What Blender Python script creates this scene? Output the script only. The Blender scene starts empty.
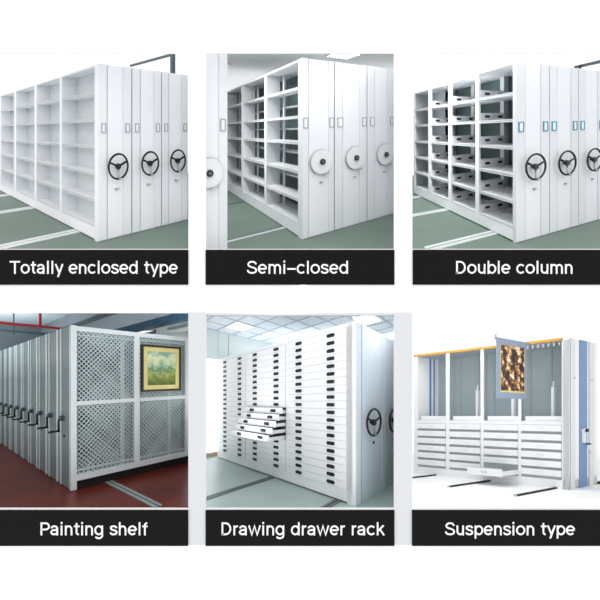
import bpy, math
from mathutils import Vector
# A showroom front: one white wall with six openings, each with its name plate, and a bay of
# archive furniture built behind every opening.
S = bpy.context.scene
COL = S.collection
EYE = 4.6                      # eye height of the visitor, everything is measured from there
F = 340.0 / 600.0              # focal length over frame width

# ------------------------------------------------------------------ materials
def lin(c):
    return tuple((x / 255 / 12.92 if x / 255 <= .04045 else ((x / 255 + .055) / 1.055) ** 2.4) for x in c)
def mat(name, rgb, rough=.5, metal=0, var=.03, scale=6, bump=0, bscale=40, emit=0, spec=.5):
    m = bpy.data.materials.new(name); m.use_nodes = True
    nt = m.node_tree; b = nt.nodes['Principled BSDF']
    c = lin(rgb)
    tc = nt.nodes.new('ShaderNodeTexCoord')
    n = nt.nodes.new('ShaderNodeTexNoise'); n.inputs['Scale'].default_value = scale; n.inputs['Detail'].default_value = 4
    nt.links.new(tc.outputs['Object'], n.inputs['Vector'])
    r = nt.nodes.new('ShaderNodeValToRGB')
    r.color_ramp.elements[0].position = .3; r.color_ramp.elements[1].position = .7
    r.color_ramp.elements[0].color = (*[x * (1 - var) for x in c], 1)
    r.color_ramp.elements[1].color = (*[min(1, x * (1 + var)) for x in c], 1)
    nt.links.new(n.outputs['Fac'], r.inputs['Fac']); nt.links.new(r.outputs['Color'], b.inputs['Base Color'])
    b.inputs['Roughness'].default_value = rough; b.inputs['Metallic'].default_value = metal
    b.inputs['Specular IOR Level'].default_value = spec
    if bump:
        n2 = nt.nodes.new('ShaderNodeTexNoise'); n2.inputs['Scale'].default_value = bscale
        nt.links.new(tc.outputs['Object'], n2.inputs['Vector'])
        bp = nt.nodes.new('ShaderNodeBump'); bp.inputs['Strength'].default_value = bump; bp.inputs['Distance'].default_value = .01
        nt.links.new(n2.outputs['Fac'], bp.inputs['Height']); nt.links.new(bp.outputs['Normal'], b.inputs['Normal'])
    if emit:
        b.inputs['Emission Color'].default_value = (*c, 1); b.inputs['Emission Strength'].default_value = emit
    return m
WALL = mat('white_wall_paint', (252, 252, 252), .9, var=.0, spec=.0)
GREYB = mat('pale_grey_board', (219, 221, 224), .9, var=.0, spec=0)
PLATE = mat('black_plate', (27, 27, 27), .8, var=.02, spec=.05)
LETTER = mat('white_letters', (252, 252, 252), .9, var=0, spec=0)
POWDER = mat('white_powder_coat', (243, 245, 249), .45, var=.01, spec=.3)
STILE = mat('pearl_powder_coat', (236, 239, 244), .45, var=.01, spec=.3)
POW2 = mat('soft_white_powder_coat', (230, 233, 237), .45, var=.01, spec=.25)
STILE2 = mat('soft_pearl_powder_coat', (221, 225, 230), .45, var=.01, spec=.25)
SHELF = mat('shelf_enamel', (236, 239, 242), .5, var=.01, spec=.3)
BACKP = mat('pale_grey_enamel', (212, 218, 221), .5, var=.02, spec=.3)
TEAL = mat('teal_bay_shade_and_hub', (92, 112, 112), .5, var=.06, spec=.3)  # shade deep inside the shelf bays put into the colour; also hub tips
SEAM = mat('grey_seam', (150, 154, 162), .6)
HOLD = mat('grey_card_frame', (170, 174, 180), .5)
BLUEH = mat('turquoise_card_frame', (70, 150, 175), .5)
CARD = mat('white_card', (245, 248, 250), .6)
BLACK = mat('black_plastic', (24, 28, 31), .5, spec=.3)
GROOVE = mat('dark_slot', (20, 24, 26), .6)
CHROME = mat('brushed_steel', (190, 192, 198), .3, metal=.8)
DISK = mat('white_hand_disk', (238, 240, 242), .4)
GREEN = mat('green_floor_paint', (117, 135, 125), .6, var=.05, scale=1.5, bump=.05, spec=.25)
RAILW = mat('pale_steel_rail', (226, 232, 232), .4, spec=.4)
RAILD = mat('dark_steel_rail', (92, 104, 110), .4, spec=.4)
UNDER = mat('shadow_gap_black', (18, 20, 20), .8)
MESHW = mat('pale_lattice', (184, 198, 201), .5, spec=.3)
PANEL_SHADE = mat('shaded_panel_grey', (103, 118, 121), .5, var=.03, spec=.3)  # same paint as the white rack edge, side shade put into the colour
RIDGE = mat('bright_ridge', (200, 210, 213), .4, spec=.4)
FRAMEW = mat('white_rack_frame', (222, 230, 233), .5, var=.01, spec=.3)
REDFL = mat('red_brown_floor', (102, 38, 28), .36, var=.25, scale=2.2, bump=.08, bscale=12, spec=.2)
CEIL4 = mat('blue_grey_ceiling', (205, 222, 230), .8, var=.05, scale=1)
BEAM = mat('grey_beam', (125, 135, 142), .8)
DUCT = mat('blue_duct', (26, 84, 118), .5, var=.15, scale=8)
REDP = mat('red_pipe', (190, 40, 58), .45)
DARKP = mat('dark_pipe', (70, 88, 94), .5)
WHITE5 = mat('drawer_white', (250, 251, 253), .4, var=.0, spec=.3)
PALEB = mat('pale_blue_side', (226, 236, 244), .45, var=.01, spec=.3)
FLOOR5 = mat('pale_green_floor', (168, 186, 182), .35, var=.08, scale=1.2, spec=.4)
SEAGREEN = mat('office_wall', (222, 232, 230), .8, var=.01)
OAK = mat('oak_skirting', (205, 180, 150), .6)
GRID = mat('ceiling_grid', (196, 208, 220), .7)
TILE = mat('ceiling_tile', (240, 246, 251), .8, var=.02, scale=30)
LAMP = mat('lit_lamp_panel', (255, 255, 255), .8, var=0, emit=2.5)
SKYP = mat('daylight_glass', (252, 253, 255), .2, var=0, emit=1.5)
FLOOR6 = mat('white_studio_floor', (252, 252, 252), .9, var=0, spec=0)
YELLOW = mat('yellow_rail', (214, 158, 66), .5)
GREY6 = mat('cabinet_grey', (160, 173, 178), .5, var=.03)
GREYL = mat('light_grey_strip', (218, 222, 224), .5, var=.01)
BLUE6 = mat('slate_blue_strip', (112, 140, 182), .5, var=.02)
LIP = mat('drawer_lip_grey', (172, 178, 181), .5)
DRAW6 = mat('light_drawer_front', (236, 238, 240), .45, var=.01)
POW6 = mat('white_rack_paint', (237, 239, 241), .5, var=.0, spec=.2)
BOARD = mat('blue_grey_board', (150, 166, 186), .5, var=.04)
DKWOOD = mat('dark_picture_frame', (48, 34, 26), .4, var=.2, scale=20)
GOLD = mat('cream_gold_mount', (228, 216, 150), .5, var=.05)

def art_landscape():
    m = bpy.data.materials.new('painted_landscape'); m.use_nodes = True; nt = m.node_tree; b = nt.nodes['Principled BSDF']
    tc = nt.nodes.new('ShaderNodeTexCoord'); sp = nt.nodes.new('ShaderNodeSeparateXYZ'); nt.links.new(tc.outputs['UV'], sp.inputs[0])
    n = nt.nodes.new('ShaderNodeTexNoise'); n.inputs['Scale'].default_value = 5; n.inputs['Detail'].default_value = 6
    nt.links.new(tc.outputs['UV'], n.inputs['Vector'])
    a = nt.nodes.new('ShaderNodeMath'); a.operation = 'MULTIPLY_ADD'; a.inputs[1].default_value = .75
    nt.links.new(n.outputs['Fac'], a.inputs[0]); nt.links.new(sp.outputs['Y'], a.inputs[2])
    s = nt.nodes.new('ShaderNodeMath'); s.operation = 'SUBTRACT'; s.inputs[1].default_value = .36; nt.links.new(a.outputs[0], s.inputs[0])
    r = nt.nodes.new('ShaderNodeValToRGB'); nt.links.new(s.outputs[0], r.inputs['Fac'])
    cols = [(0, (84, 104, 40)), (.2, (120, 138, 60)), (.36, (176, 184, 108)), (.46, (92, 134, 100)), (.56, (150, 184, 150)), (.70, (206, 218, 176)), (.86, (226, 232, 196)), (1, (136, 176, 150))]
    cr = r.color_ramp
    cr.elements[0].position = 0; cr.elements[0].color = (*lin(cols[0][1]), 1)
    cr.elements[1].position = 1; cr.elements[1].color = (*lin(cols[-1][1]), 1)
    for p, c in cols[1:-1]:
        e = cr.elements.new(p); e.color = (*lin(c), 1)
    nt.links.new(r.outputs['Color'], b.inputs['Base Color']); b.inputs['Roughness'].default_value = .5
    return m
def art_leaves():
    m = bpy.data.materials.new('autumn_leaf_print'); m.use_nodes = True; nt = m.node_tree; b = nt.nodes['Principled BSDF']
    tc = nt.nodes.new('ShaderNodeTexCoord')
    n = nt.nodes.new('ShaderNodeTexNoise'); n.inputs['Scale'].default_value = 4.6; n.inputs['Detail'].default_value = 5; n.inputs['Roughness'].default_value = .65
    nt.links.new(tc.outputs['UV'], n.inputs['Vector'])
    r = nt.nodes.new('ShaderNodeValToRGB'); nt.links.new(n.outputs['Fac'], r.inputs['Fac'])
    cols = [(.0, (30, 18, 24)), (.46, (48, 28, 32)), (.495, (110, 56, 46)), (.52, (180, 120, 66)), (.55, (224, 180, 90)), (.585, (246, 236, 206)), (.68, (250, 248, 240)), (1, (222, 170, 60))]
    cr = r.color_ramp
    cr.elements[0].position = 0; cr.elements[0].color = (*lin(cols[0][1]), 1)
    cr.elements[1].position = 1; cr.elements[1].color = (*lin(cols[-1][1]), 1)
    for p, c in cols[1:-1]:
        e = cr.elements.new(p); e.color = (*lin(c), 1)
    nt.links.new(r.outputs['Color'], b.inputs['Base Color']); b.inputs['Roughness'].default_value = .5
    return m

# ------------------------------------------------------------------ building helpers
class Bay:
    """one showroom bay: corner O of its furniture, run direction U, side direction V, both lying in its raked floor"""
    def __init__(s, O, U, V):
        s.O, s.U, s.V = Vector(O) + Vector((0, 0, EYE)), Vector(U), Vector(V)
        s.N = s.U.cross(s.V)
    def pt(s, u, v, w=0):
        return s.O + s.U * u + s.V * v + Vector((0, 0, w))
    def floor_z(s, x, y, h=0):
        return s.O.z + h - (s.N.x * (x - s.O.x) + s.N.y * (y - s.O.y)) / s.N.z
class World:
    def pt(s, x, y, z):
        return Vector((x, y, z + EYE))
WD = World()

class MB:
    def __init__(s, bay, mats):
        s.b = bay; s.mats = mats if isinstance(mats, (list, tuple)) else [mats]
        s.v = []; s.f = []; s.mi = []
    def add(s, pts, faces, m=0):
        k = len(s.v); s.v += [s.b.pt(*p) for p in pts]
        s.f += [tuple(k + i for i in f) for f in faces]; s.mi += [m] * len(faces)
        return s
    def box(s, a0, a1, b0, b1, c0, c1, m=0):
        P = [(a, b, c) for c in (c0, c1) for b in (b0, b1) for a in (a0, a1)]
        return s.add(P, [(0, 2, 3, 1), (4, 5, 7, 6), (0, 1, 5, 4), (2, 6, 7, 3), (0, 4, 6, 2), (1, 3, 7, 5)], m)
    def prism(s, poly, t0, t1, axis='v', m=0):
        """poly: outline in the two other axes, extruded along axis from t0 to t1"""
        def q(p, t):
            return {'u': (t, p[0], p[1]), 'v': (p[0], t, p[1]), 'w': (p[0], p[1], t)}[axis]
        n = len(poly)
        P = [q(p, t0) for p in poly] + [q(p, t1) for p in poly]
        return s.add(P, [tuple(range(n)), tuple(range(2 * n - 1, n - 1, -1))] + [(i, (i + 1) % n, n + (i + 1) % n, n + i) for i in range(n)], m)
    def disc(s, c, ra, rb, t0, t1, axis='u', n=24, m=0):
        return s.prism([(c[0] + ra * math.cos(i * math.tau / n), c[1] + rb * math.sin(i * math.tau / n)) for i in range(n)], t0, t1, axis, m)
    def tube(s, pts, r, n=8, m=0, closed=False, rr=None):
        """round bar through points given in bay coordinates; r world radius"""
        W = [s.b.pt(*p) for p in pts]; k = len(s.v); N = len(W)
        for i, p in enumerate(W):
            a = W[(i - 1) % N] if closed or i else p; c = W[(i + 1) % N] if closed or i < N - 1 else p
            t = (c - a).normalized(); x = t.orthogonal().normalized()
            if closed:
                x = t.cross(s.b.U if hasattr(s.b, 'U') else Vector((0, 1, 0))).normalized()
            y = t.cross(x)
            for j in range(n):
                an = j * math.tau / n
                s.v.append(p + (x * math.cos(an) + y * math.sin(an)) * r)
        for i in range(N if closed else N - 1):
            for j in range(n):
                i2 = (i + 1) % N; j2 = (j + 1) % n
                s.f.append((k + i * n + j, k + i * n + j2, k + i2 * n + j2, k + i2 * n + j)); s.mi.append(m)
        if not closed:
            s.f.append(tuple(k + j for j in range(n))); s.mi.append(m)
            s.f.append(tuple(k + (N - 1) * n + j for j in reversed(range(n)))); s.mi.append(m)
        return s
    def build(s, name, parent=None, root=None, smooth=False, bevel=0, clip=None):
        base = parent_origin(parent) if parent else Vector((0, 0, 0))
        me = bpy.data.meshes.new(name)
        org = Vector((0, 0, 0)) if parent else (root if root is not None else Vector((0, 0, 0)))
        me.from_pydata([tuple(p - base - org) for p in s.v], [], s.f)
        for m in s.mats: me.materials.append(m)
        me.polygons.foreach_set('material_index', s.mi)
        import bmesh
        bm = bmesh.new(); bm.from_mesh(me); bmesh.ops.recalc_face_normals(bm, faces=bm.faces)
        for co_, no_ in clip or ():          # trim where it meets the dividing walls
            bmesh.ops.bisect_plane(bm, geom=bm.verts[:] + bm.edges[:] + bm.faces[:], plane_co=Vector(co_) - base - org, plane_no=no_, clear_outer=True)
            ed = [e_ for e_ in bm.edges if e_.is_boundary]
            if ed: bmesh.ops.holes_fill(bm, edges=ed, sides=12)
        bm.to_mesh(me); bm.free()
        o = bpy.data.objects.new(name, me); COL.objects.link(o)
        if parent: o.parent = parent
        else: o.location = org
        if smooth:
            for p in me.polygons: p.use_smooth = len(p.vertices) == 4
        if bevel:
            b = o.modifiers.new('edge', 'BEVEL'); b.width = bevel; b.segments = 2; b.limit_method = 'ANGLE'
        return o
def parent_origin(o):
    while o.parent: o = o.parent
    return Vector(o['origin']) if 'origin' in o else o.location.copy()
def tag(o, label, cat, group=None):
    o['label'] = label; o['category'] = cat
    if group: o['group'] = group
    return o
def thing(name, loc, label, cat, group=None):
    o = bpy.data.objects.new(name, None); o.empty_display_size = .1; COL.objects.link(o); o.location = loc
    return tag(o, label, cat, group)
def struct(mb, name):
    o = mb.build(name); o['kind'] = 'structure'; return o
def dup(root, shift, label):
    r = root.copy(); COL.objects.link(r); r.location = root.location + shift; r['label'] = label
    for ch in list(root.children):
        c = ch.copy(); COL.objects.link(c); c.parent = r
        for g in list(ch.children):
            d = g.copy(); COL.objects.link(d); d.parent = c
    return r

B1 = Bay((-2.47169, 4.15, 0.70184), (-0.73657, 0.60638, 0.29962), (0.5749, 0.72664, 0.37614))
B2 = Bay((0.03382, 5.0, 0.88235), (-0.39488, 0.82367, 0.40699), (0.75297, 0.5766, 0.31713))
B3 = Bay((2.63403, 4.15, 0.68719), (-0.03166, 0.89712, 0.44065), (0.86426, 0.44188, 0.24043))
B4 = Bay((-3.03353, 4.5, -2.53721), (0.57073, 0.80186, -0.17688), (-0.74255, 0.65069, -0.15884))
B5 = Bay((0.67987, 4.15, -2.52296), (-0.55334, 0.79718, -0.2415), (0.50556, 0.8264, -0.24792))
B6 = Bay((3.47471, 4.4, -2.45882), (-0.75227, 0.62384, -0.21192), (0.8697, 0.46714, -0.15938))

# ------------------------------------------------------------------ the front wall, its plates and lettering
WY = 3.9                       # distance of the wall's face from the visitor
K = WY / 340.0                 # one frame unit measured on the wall
wx = lambda p: (p - 300) * K
wz = lambda p: (300 - p) * K
Z = [wz(p) for p in (-60, 53.2, 248.8, 313.2, 508.2, 660)]
X = [wx(p) for p in (-120, -60, 188.4, 206, 394, 412.4, 660, 720)]
wall = MB(WD, WALL)
gv = [(x, WY + t, z) for t in (0, .012) for z in Z for x in X]
nx, nz = len(X), len(Z); idx = lambda t, j, i: (t * nz + j) * nx + i
hole = lambda j, i: j in (1, 3) and i in (1, 3, 5)
fs = []
for j in range(nz - 1):
    for i in range(nx - 1):
        if hole(j, i):
            a, b, c, d = (j, i), (j, i + 1), (j + 1, i + 1), (j + 1, i)
            for p, q in ((a, b), (b, c), (c, d), (d, a)):
                fs.append((idx(0, *p), idx(1, *p), idx(1, *q), idx(0, *q)))
        else:
            fs.append((idx(0, j, i), idx(0, j, i + 1), idx(0, j + 1, i + 1), idx(0, j + 1, i)))
            fs.append((idx(1, j, i), idx(1, j + 1, i), idx(1, j + 1, i + 1), idx(1, j, i + 1)))
for i in range(nx - 1):
    fs.append((idx(0, 0, i), idx(1, 0, i), idx(1, 0, i + 1), idx(0, 0, i + 1)))
    fs.append((idx(0, nz - 1, i), idx(0, nz - 1, i + 1), idx(1, nz - 1, i + 1), idx(1, nz - 1, i)))
wall.add(gv, fs); struct(wall, 'wall_front')
for n, (a, b) in enumerate(((188.4, 206), (394, 412.0))):
    struct(MB(WD, GREYB).box(wx(a), wx(b), WY - .003, WY - .0005, wz(544.8), wz(312.4)), 'trim_%d' % (n + 1))

# sans-serif letters drawn with one even stroke: (advance, strokes); a stroke is a list of points, heights 0..13
def arc(cx, cy, rx, ry, a0, a1, n=14):
    return [(cx + rx * math.cos(math.radians(a0 + (a1 - a0) * i / n)), cy + ry * math.sin(math.radians(a0 + (a1 - a0) * i / n))) for i in range(n + 1)]
def spl(P, n=4):
    out = []
    for i in range(len(P) - 1):
        p0, p1, p2, p3 = P[max(i - 1, 0)], P[i], P[i + 1], P[min(i + 2, len(P) - 1)]
        for k in range(n):
            t = k / n
            out.append(tuple(.5 * (2 * p1[c] + (p2[c] - p0[c]) * t + (2 * p0[c] - 5 * p1[c] + 4 * p2[c] - p3[c]) * t * t + (3 * p1[c] - p0[c] - 3 * p2[c] + p3[c]) * t ** 3) for c in (0, 1)))
    return out + [P[-1]]
small_s = [(7.2, 7.3), (6.2, 8.6), (4.2, 9.05), (2.2, 8.6), (1.5, 7.2), (2.4, 5.9), (4.3, 5.15), (6.4, 4.3), (7.2, 2.8), (6.2, 1.4), (4.2, .95), (2.1, 1.4), (1.0, 2.8)]
big_s = [(9.2, 9.4), (8.0, 11.4), (5.3, 12.05), (2.7, 11.3), (1.7, 9.4), (2.7, 7.7), (5.2, 6.7), (8.2, 5.5), (9.4, 3.6), (8.3, 1.6), (5.3, .95), (2.3, 1.7), (1.0, 3.8)]
stem = [(1.9, 0), (1.9, 9.8)]; tall = [(1.9, 0), (1.9, 13)]
arch = arc(4.7, 5.9, 2.8, 3.1, 180, 0) + [(7.5, 0)]
ring = lambda cx: arc(cx, 5, 3.4, 4.05, 0, 360, 28)
GLYPH = {
 ' ': (5.0, []), 'o': (9.8, [arc(4.9, 5, 3.7, 4.05, 0, 360, 28)]), 'e': (9.6, [arc(4.8, 5, 3.6, 4.05, 0, 318, 26), [(1.3, 5), (8.3, 5)]]),
 'c': (9.0, [arc(4.8, 5, 3.6, 4.05, 42, 318, 24)]), 'l': (4.4, [[(2.2, 0), (2.2, 13)]]), 'i': (4.3, [[(2.1, 0), (2.1, 9.8)], [(2.1, 11.3), (2.1, 13.2)]]),
 't': (6.3, [[(3.0, 12.2), (3.0, 3)] + arc(4.9, 3, 1.9, 2.0, 180, 280, 6), [(.6, 8.9), (5.9, 8.9)]]),
 'a': (9.2, [[(1.6, 6.9)] + arc(4.2, 6.6, 2.9, 2.45, 150, 0, 9) + [(7.1, 0)], [(7.1, 5.6), (4.2, 5.2)] + arc(3.9, 3.05, 2.7, 2.1, 90, 270, 10) + [(5.4, 1.2), (7.1, 2.9)]]),
 'n': (9.4, [stem, arch]), 'h': (9.4, [tall, arch]),
 'm': (14.2, [stem, arc(4.5, 6.1, 2.6, 2.9, 180, 0) + [(7.1, 0)], arc(9.7, 6.1, 2.6, 2.9, 180, 0) + [(12.3, 0)]]),
 'u': (9.4, [[(7.5, 0), (7.5, 9.8)], [(1.9, 9.8)] + arc(4.7, 4.1, 2.8, 3.1, 180, 360)]),
 's': (8.3, [spl(small_s)]), 'S': (10.6, [spl(big_s)]), 'd': (9.9, [ring(4.6), [(8, 0), (8, 13)]]), 'b': (9.7, [tall, ring(5.3)]),
 'p': (9.7, [[(1.9, -3.2), (1.9, 9.8)], ring(5.3)]), 'g': (9.9, [ring(4.6), [(8, 9.8)] + arc(4.6, -.3, 3.4, 2.6, 0, -155)]),
 'y': (8.7, [[(1.0, 9.8), (4.7, .8)], [(8.0, 9.8), (3.9, -1.6), (3.2, -3.0)]]), 'f': (5.8, [[(3, 0)] + arc(4.9, 10.1, 1.9, 2.0, 180, 80, 6), [(.5, 8.9), (5.6, 8.9)]]),
 'r': (6.0, [stem, arc(4.9, 5.9, 3.0, 3.1, 180, 80)]), 'w': (12.6, [[(.9, 9.8), (3.7, .4), (6.3, 9.4), (8.9, .4), (11.7, 9.8)]]),
 'k': (8.7, [tall, [(7.6, 9.8), (2, 4)], [(4.1, 6), (8.1, 0)]]), 'T': (11.0, [[(.4, 12), (10.8, 12)], [(5.6, 12), (5.6, 0)]]),
 'D': (11.6, [[(2, 0), (2, 12), (5, 12)] + arc(5, 6.5, 4.7, 5.5, 90, -90, 20) + [(1, 1)]]), 'P': (10.4, [[(2, 0), (2, 12), (6, 12)] + arc(6.2, 8.9, 3.2, 3.1, 90, -90, 12) + [(2, 5.8)]]),
 '-': (9.4, [[(.6, 4.9), (8.8, 4.9)]])}
def ribbon(mb, P, wd, fx, fz, y0, y1):
    P = [p for i, p in enumerate(P) if i == 0 or math.dist(p, P[i - 1]) > 1e-4]
    n = len(P); closed = math.dist(P[0], P[-1]) < 1e-6
    L = []; Rr = []
    for i, p in enumerate(P):
        a = P[i - 1] if i else (P[-2] if closed else None); c = P[i + 1] if i < n - 1 else (P[1] if closed else None)
        d = []
        for q, r in ((a, p), (p, c)):
            if q and r:
                l = math.dist(q, r) or 1; d.append(((r[0] - q[0]) / l, (r[1] - q[1]) / l))
        if len(d) == 2:
            m = (d[0][0] + d[1][0], d[0][1] + d[1][1]); l = math.hypot(*m) or 1; m = (m[0] / l, m[1] / l)
            k = min(1.9, 1 / max(.3, m[0] * d[0][0] + m[1] * d[0][1]))
        else: m = d[0]; k = 1
        o = (-m[1] * wd * k / 2, m[0] * wd * k / 2)
        L.append((p[0] + o[0], p[1] + o[1])); Rr.append((p[0] - o[0], p[1] - o[1]))
    pts = [(fx(x), y, fz(z)) for y in (y0, y1) for x, z in L + Rr]
    f = []
    for i in range(n - 1):
        f += [(i, i + 1, n + i + 1, n + i), (2 * n + i, 3 * n + i, 3 * n + i + 1, 2 * n + i + 1), (i, 2 * n + i, 2 * n + i + 1, i + 1), (n + i, n + i + 1, 3 * n + i + 1, 3 * n + i)]
    if not closed: f += [(0, n, 3 * n, 2 * n), (n - 1, 3 * n - 1, 4 * n - 1, 2 * n - 1)]
    mb.add(pts, f)
def caption(text, x0, x1, ytop, ybot, tx0, tx1, base, label):
    loc = WD.pt(wx((x0 + x1) / 2), WY - .02, wz(ybot))
    pl = MB(WD, PLATE).box(wx(x0), wx(x1), WY - .02, WY - .0005, wz(ybot), wz(ytop)).build('caption_sign', root=loc)
    tag(pl, label, 'sign', 'black caption plates under the openings')
    strokes = []; x = 0
    for ch in text:
        adv, ss = GLYPH[ch]
        strokes += [[(p[0] + x, p[1]) for p in st] for st in ss]; x += adv
    mn = min(p[0] for st in strokes for p in st) - .8; mx = max(p[0] for st in strokes for p in st) + .9
    k = (tx1 - tx0) / (mx - mn)
    mb = MB(WD, LETTER)
    for i, st in enumerate(strokes):
        ribbon(mb, st, 1.6, lambda u: wx(tx0 + (u - mn) * k), lambda z: wz(base - z), WY - .0225 - .00025 * (i % 4), WY - .0195)
    o = mb.build('lettering', pl); o['label'] = 'white lettering'
caption('Totally enclosed type', -60, 188.4, 250, 284.8, 10.5, 178.5, 274, 'black caption plate lettered Totally enclosed type')
caption('Semi-closed', 206, 394, 250, 284.8, 247, 347.8, 274, 'black caption plate lettered Semi-closed')
caption('Double column', 412.6, 660, 250, 284.8, 454.3, 571, 274, 'black caption plate lettered Double column')
caption('Painting shelf', -60, 188.4, 509.8, 544.8, 42, 149.3, 534, 'black caption plate lettered Painting shelf')
caption('Drawing drawer rack', 206, 394, 509.8, 544.8, 221, 384.5, 534, 'black caption plate lettered Drawing drawer rack')
caption('Suspension type', 411.8, 660, 509.8, 544.8, 444, 573.5, 534, 'black caption plate lettered Suspension type')

# ------------------------------------------------------------------ floors, dividing walls, ceilings
def radial(p, y):             # dividing walls fan out from the visitor's standing point
    return (p - 300) / 340 * y
def plane(bay, p0, p1, y0, y1, h, t, m, name):
    q = [(radial(p0, y0), y0), (radial(p1, y0), y0), (radial(p1, y1), y1), (radial(p0, y1), y1)]
    P = [(x, y, bay.floor_z(x, y, h) - EYE - d) for d in (0, t) for x, y in q]
    return struct(MB(WD, m).add(P, [(0, 1, 2, 3), (7, 6, 5, 4), (0, 4, 5, 1), (1, 5, 6, 2), (2, 6, 7, 3), (3, 7, 4, 0)]), name)
def between(p0, p1, y0):
    e = Vector((0, 0, EYE))
    n = lambda p, s_: Vector((340, -(p - 300), 0)).normalized() * s_
    return [(e + n(p0, 1) * .012, n(p0, -1)), (e - n(p1, 1) * .012, n(p1, 1)), (Vector((0, y0, 0)), Vector((0, -1, 0)))]
def fan_wall(p, y0, y1, z0, z1, name, m=WALL, rise=0):
    e = .004
    P = [(radial(p, y) + dx, y, z + (rise if z == z1 and y == y1 else 0)) for z in (z0, z1) for y, dx in ((y0, -e), (y0, e), (y1, e), (y1, -e))]
    return struct(MB(WD, m).add(P, [(0, 1, 2, 3), (7, 6, 5, 4), (0, 4, 5, 1), (1, 5, 6, 2), (2, 6, 7, 3), (3, 7, 4, 0)]), name)
Y0 = WY + .014
plane(B1, -60, 189.2, Y0, 10.6, 0, .03, GREEN, 'floor')
plane(B2, 189.4, 402.8, Y0, 10.6, 0, .03, GREEN, 'floor')
plane(B3, 403.2, 680, Y0, 10.6, 0, .03, GREEN, 'floor')
plane(B4, -60, 196.8, Y0, 10.6, 0, .03, REDFL, 'floor')
plane(B5, 197.2, 404.8, Y0, 10.6, 0, .03, FLOOR5, 'floor')
plane(B6, 405.2, 700, Y0, 8.5, 0, .03, FLOOR6, 'floor')
fan_wall(189.3, Y0, 10.6, .1, 3.0, 'wall_left', rise=4.9)
fan_wall(403.0, Y0, 10.6, .1, 3.0, 'wall_right', rise=4.9)
fan_wall(197.0, Y0, 10.6, -4.6, .05, 'wall_left')
fan_wall(405.0, Y0, 10.6, -4.6, .05, 'wall_right')
plane(B2, 189.5, 402.7, 7.05, 15, 3.33, .03, mat('grey_white_ceiling', (232, 236, 237), .8, var=.02, scale=1), 'ceiling')
plane(B4, -60, 196.7, 5.6, 10.6, 3.03, .03, CEIL4, 'ceiling')
plane(B5, 197.3, 404.7, 5.0, 10.6, 3.03, .03, TILE, 'ceiling')

# ------------------------------------------------------------------ mobile shelving (bays 1 to 3)
def end_panel(bay, root, v0, wd, h, th, stile, u0=0.0, blank=False):
    """ribbed end panel: two flush stiles, a recessed centre field between seams"""
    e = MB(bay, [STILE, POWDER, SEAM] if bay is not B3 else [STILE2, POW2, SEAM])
    g = .008
    e.box(u0 + .02, u0 + th, v0 + g, v0 + wd - g, 0.0, h, 0)
    e.box(u0, u0 + .02, v0 + g, v0 + stile, 0.012, h, 0)
    e.box(u0, u0 + .02, v0 + wd - stile, v0 + wd - g, 0.012, h, 0)
    e.box(u0 + .005, u0 + .02, v0 + stile + .012, v0 + wd - stile - .012, .012, h - .003, 1)
    e.box(u0 + .012, u0 + .02, v0 + stile, v0 + stile + .012, .012, h - .004, 2)
    e.box(u0 + .012, u0 + .02, v0 + wd - stile - .012, v0 + wd - stile, .012, h - .004, 0)
    return e.build('end_panel', root)
def holder(bay, ep, va, vb, wa, wb, u0, m, t=.014, tv=None):
    tv = tv or t
    q = MB(bay, [m, CARD]); a, b = u0 - .012, u0 + .002
    q.box(a, b, va, vb, wa, wa + t); q.box(a, b, va, vb, wb - t, wb)
    q.box(a, b, va, va + tv, wa + t, wb - t); q.box(a, b, vb - tv, vb, wa + t, wb - t)
    q.box(u0 - .006, b, va + tv, vb - tv, wa + t, wb - t, 1)
    return q.build('label_holder', ep)
def wheel(bay, root, vc, wc, rv, rw, u0, thick=.012):
    hub = MB(bay, BLACK).disc((vc, wc), rv * .22, rw * .22, u0 - .09, u0 - .045)
    hub.disc((vc, wc), rv * .1, rw * .1, u0 - .05, u0 + .004, n=12)
    hw = hub.build('hand_wheel', root)
    r = MB(bay, BLACK)
    r.tube([(u0 - .075, vc + rv * .93 * math.cos(i * math.tau / 40), wc + rw * .93 * math.sin(i * math.tau / 40)) for i in range(40)], thick, 8, closed=True)
    r.build('rim', hw, smooth=True)
    for a, m in ((158, BLACK), (22, BLACK), (272, CHROME)):
        c, s_ = math.cos(math.radians(a)), math.sin(math.radians(a))
        MB(bay, m).tube([(u0 - .072, vc + rv * .16 * c, wc + rw * .16 * s_), (u0 - .075, vc + rv * .9 * c, wc + rw * .9 * s_)], .0125 if m is BLACK else .016, 8).build('spoke', hw, smooth=True)
    g = MB(bay, CHROME)
    g.tube([(u0 - .078, vc + rv * .12, wc - rw * .93), (u0 - .12, vc + rv * .12, wc - rw * .93)], .015, 8)
    g.build('grip', hw, smooth=True)
    return hw
def lock(bay, root, vc, wc, u0):
    q = MB(bay, CHROME).disc((vc, wc), .022, .017, u0 - .012, u0 + .006, n=14)
    q.box(u0 - .03, u0 - .01, vc - .004, vc + .045, wc - .004, wc + .008)
    return q.build('key_lock', root)

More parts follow.
